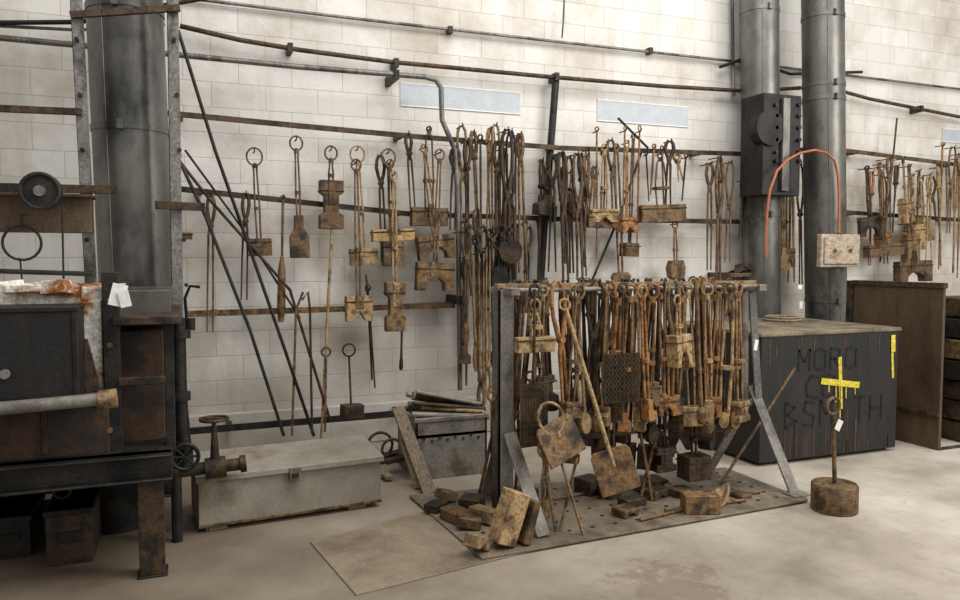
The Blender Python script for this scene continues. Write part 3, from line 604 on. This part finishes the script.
FONT={'M':[(0,0,0,1),(0,1,.5,.4),(.5,.4,1,1),(1,1,1,0)],'O':[(0,.1,0,.9),(0,.9,.5,1),(.5,1,1,.9),(1,.9,1,.1),(1,.1,.5,0),(.5,0,0,.1)],'R':[(0,0,0,1),(0,1,.9,.9),(.9,.9,.8,.5),(.8,.5,0,.5),(.3,.5,1,0)],
'C':[(1,.9,.4,1),(.4,1,0,.6),(0,.6,.1,.1),(.1,.1,1,0)],'B':[(0,0,0,1),(0,1,.8,.8),(.8,.8,.1,.5),(.1,.5,.9,.25),(.9,.25,0,0)],'I':[(.5,0,.5,1)],'T':[(.5,0,.5,1),(0,1,1,1)],'H':[(0,0,0,1),(1,0,1,1),(0,.5,1,.5)],'S':[(1,.9,.2,1),(.2,1,.1,.6),(.1,.6,.9,.4),(.9,.4,.8,0),(.8,0,0,.1)]}
b=MB()
for (txt,x0,y0,w,h,st) in(('MORO',4.42,.72,.11,.17,.16),('CO',4.5,.5,.12,.18,.17),('BSMITH',4.30,.28,.12,.2,.175)):
    for i,ch in enumerate(txt):
        for (a0,a1,a2,a3) in FONT[ch]:
            stroke(b,(x0+i*st+a0*w,y0+a1*h),(x0+i*st+a2*w,y0+a3*h),.02,'blackmark',yf+.002)
b.build('painted_lettering',0,par)
b=MB()
for i in range(30):
    x=U(BX0+.05,BX1-.05); z1=U(.08,.4); stroke(b,(x,.04),(x,z1),U(.003,.009),'drip',yf+.003)
for i in range(14):
    x=U(BX0+.05,BX1-.05); stroke(b,(x,BZ-.04),(x,BZ-U(.08,.25)),U(.003,.008),'drip',yf+.003)
b.build('rust_drips',0,par)
b=MB(); b.box((5.80,-2.05,0),(5.83,-1.15,1.39),'brown_sheet'); b.box((5.785,-2.06,1.35),(5.84,-1.14,1.395),'rust_dark'); b.box((5.78,-1.14,0),(5.85,-1.08,1.39),'rust_dark')
b.box((5.81,-2.05,0),(6.12,-2.02,.02),'rust_dark'); b.box((5.775,-2.05,.28),(5.80,-1.15,.31),'rust_dark'); b.build('steel_screen',.003)
b=MB()
for i in range(7): b.obox((6.5+U(-.03,.03),-1.75+U(-.02,.02),.09+.18*i),(.6+U(-.1,.1),.5,.16),random.choice(['rust_dark','rust_mid','iron_black','rust_dark']),(0,0,U(-.1,.1)))
b.build('steel_billet_stack',.006)
b=MB(); Y=-.62
b.box((W(766,0,Y).x,Y,W(0,166,Y).z+.0),(W(804,0,Y).x,-.3,W(800,96,Y).z),'iron_black')
c=W(769,128,Y); b.cyl(c-Y3*.03,c+Y3*.1,.17,'iron_black',20)
for y in(105,116,128,140,152,161):
    for x in(775,798):
        p=W(x,y,Y); b.cyl(p,p-Y3*.03,.02,'rust_dark',8)
b.box((W(783,0,Y).x,Y-.04,W(0,160,Y).z),(W(790,0,Y).x,Y,W(800,100,Y).z),'flue'); b.build('flue_damper_box',.004)
b=MB(); Y=-.74
pts=[(766,258),(766,235),(767,212),(770,190),(777,171),(787,160),(800,153),(815,150),(827,153),(835,161),(838,175),(839,195),(839,215),(839,237)]
P=[W(x,y,Y) for x,y in pts]
b.tube(P,.012,'orange',10); b.cyl(P[-1]+Z3*.04,P[-1]-Z3*.02,.02,'rust_dark',10); b.build('rubber_hose',0)
b=MB(); a=W(820,234,-.74); c=W(858,267,-.74); b.box((a.x,-.76,c.z),(c.x,-.7,a.z),'cream'); b.box((a.x+.03,-.78,c.z+.03),(c.x-.03,-.76,a.z-.03),'cream')
b.box((a.x+.06,-.70,c.z+.06),(a.x+.2,-.66,a.z-.06),'iron_black')
for fx in(.3,.7): 
    q=Vector((a.x+(c.x-a.x)*fx,-.78,(a.z+c.z)/2)); b.cyl(q,q-Y3*.012,.02,'rust_mid',10)
b.build('electrical_box',.006)
tag('paper_tag',800,287,-.8,.05,.04,'paper',.2); tag('paper_tag',801,305,-.8,.04,.07,'paper',0)
cc=Vector((5.05,-1.05,BZ+.012)); b=MB(); b.tube(circle(cc,.16,X3,Y3,24),.012,'wood',6,True); b.tube(circle(cc+Z3*.022,.14,X3,Y3,24),.012,'wood',6,True); b.build('rope_coil',0)
b=MB(); 
for i in range(6): b.obox(W(738+i*6,268+U(-3,3),-.3),(.16,.12,.05),'rust_dark',(U(-.3,.3),U(-.6,.6),U(-.6,.6)))
b.box((W(728,0,-.25).x,-.36,W(0,285,-.25).z),(W(765,0,-.25).x,0,W(0,279,-.25).z),'rust_mid'); b.build('scrap_shelf')
# ------------------------------------------------------------------ ring stand
p=G(834,510); b=MB()
b.tube([(p.x,p.y,0),(p.x,p.y,.01),(p.x,p.y,.165),(p.x,p.y,.175)],[.135,.14,.14,.132],'rust_mid',28)
top=W(833,414,p.y); b.tube([(p.x,p.y,.17),(top.x,p.y,top.z)],[.014,.011],'rust_mid',8); b.tube(circle((top.x,p.y,top.z+.05),.052,X3,Z3,18),.011,'rust_mid',7,True)
b.obox((top.x+.03,p.y-.02,top.z-.07),(.045,.004,.07),'paper',(0,.5,0)); b.build('ring_stand_weight',.004)
# ------------------------------------------------------------------ camera & light
cam=bpy.data.cameras.new('camera'); co=bpy.data.objects.new('camera',cam); bpy.context.scene.collection.objects.link(co)
cam.sensor_width=36; cam.lens=FP/960*36; co.location=CAM
co.matrix_world=Matrix.Translation(CAM)@Matrix((Rv,Uv,-Fv)).transposed().to_4x4()
bpy.context.scene.camera=co
w=bpy.data.worlds.new('w'); bpy.context.scene.world=w; w.use_nodes=True
w.node_tree.nodes['Background'].inputs[0].default_value=(1,.99,.97,1); w.node_tree.nodes['Background'].inputs[1].default_value=.52
def area(name,loc,tgt,size,e,col=(1,.99,.975)):
    l=bpy.data.lights.new(name,'AREA'); l.shape='RECTANGLE'; l.size=size[0]; l.size_y=size[1]; l.energy=e; l.color=col
    o=bpy.data.objects.new(name,l); bpy.context.scene.collection.objects.link(o); o.location=loc
    o.rotation_euler=(Vector(tgt)-Vector(loc)).to_track_quat('-Z','Y').to_euler()
area('skylight_panel',(3,-4.2,6.4),(2.8,-1.2,0),(6,3),345)
area('window_light',(8.5,-7,4.5),(4,-1,.8),(3,3),320)
vsx=bpy.context.scene.view_settings; vsx.view_transform='Standard'; vsx.look='None'; vsx.exposure=0
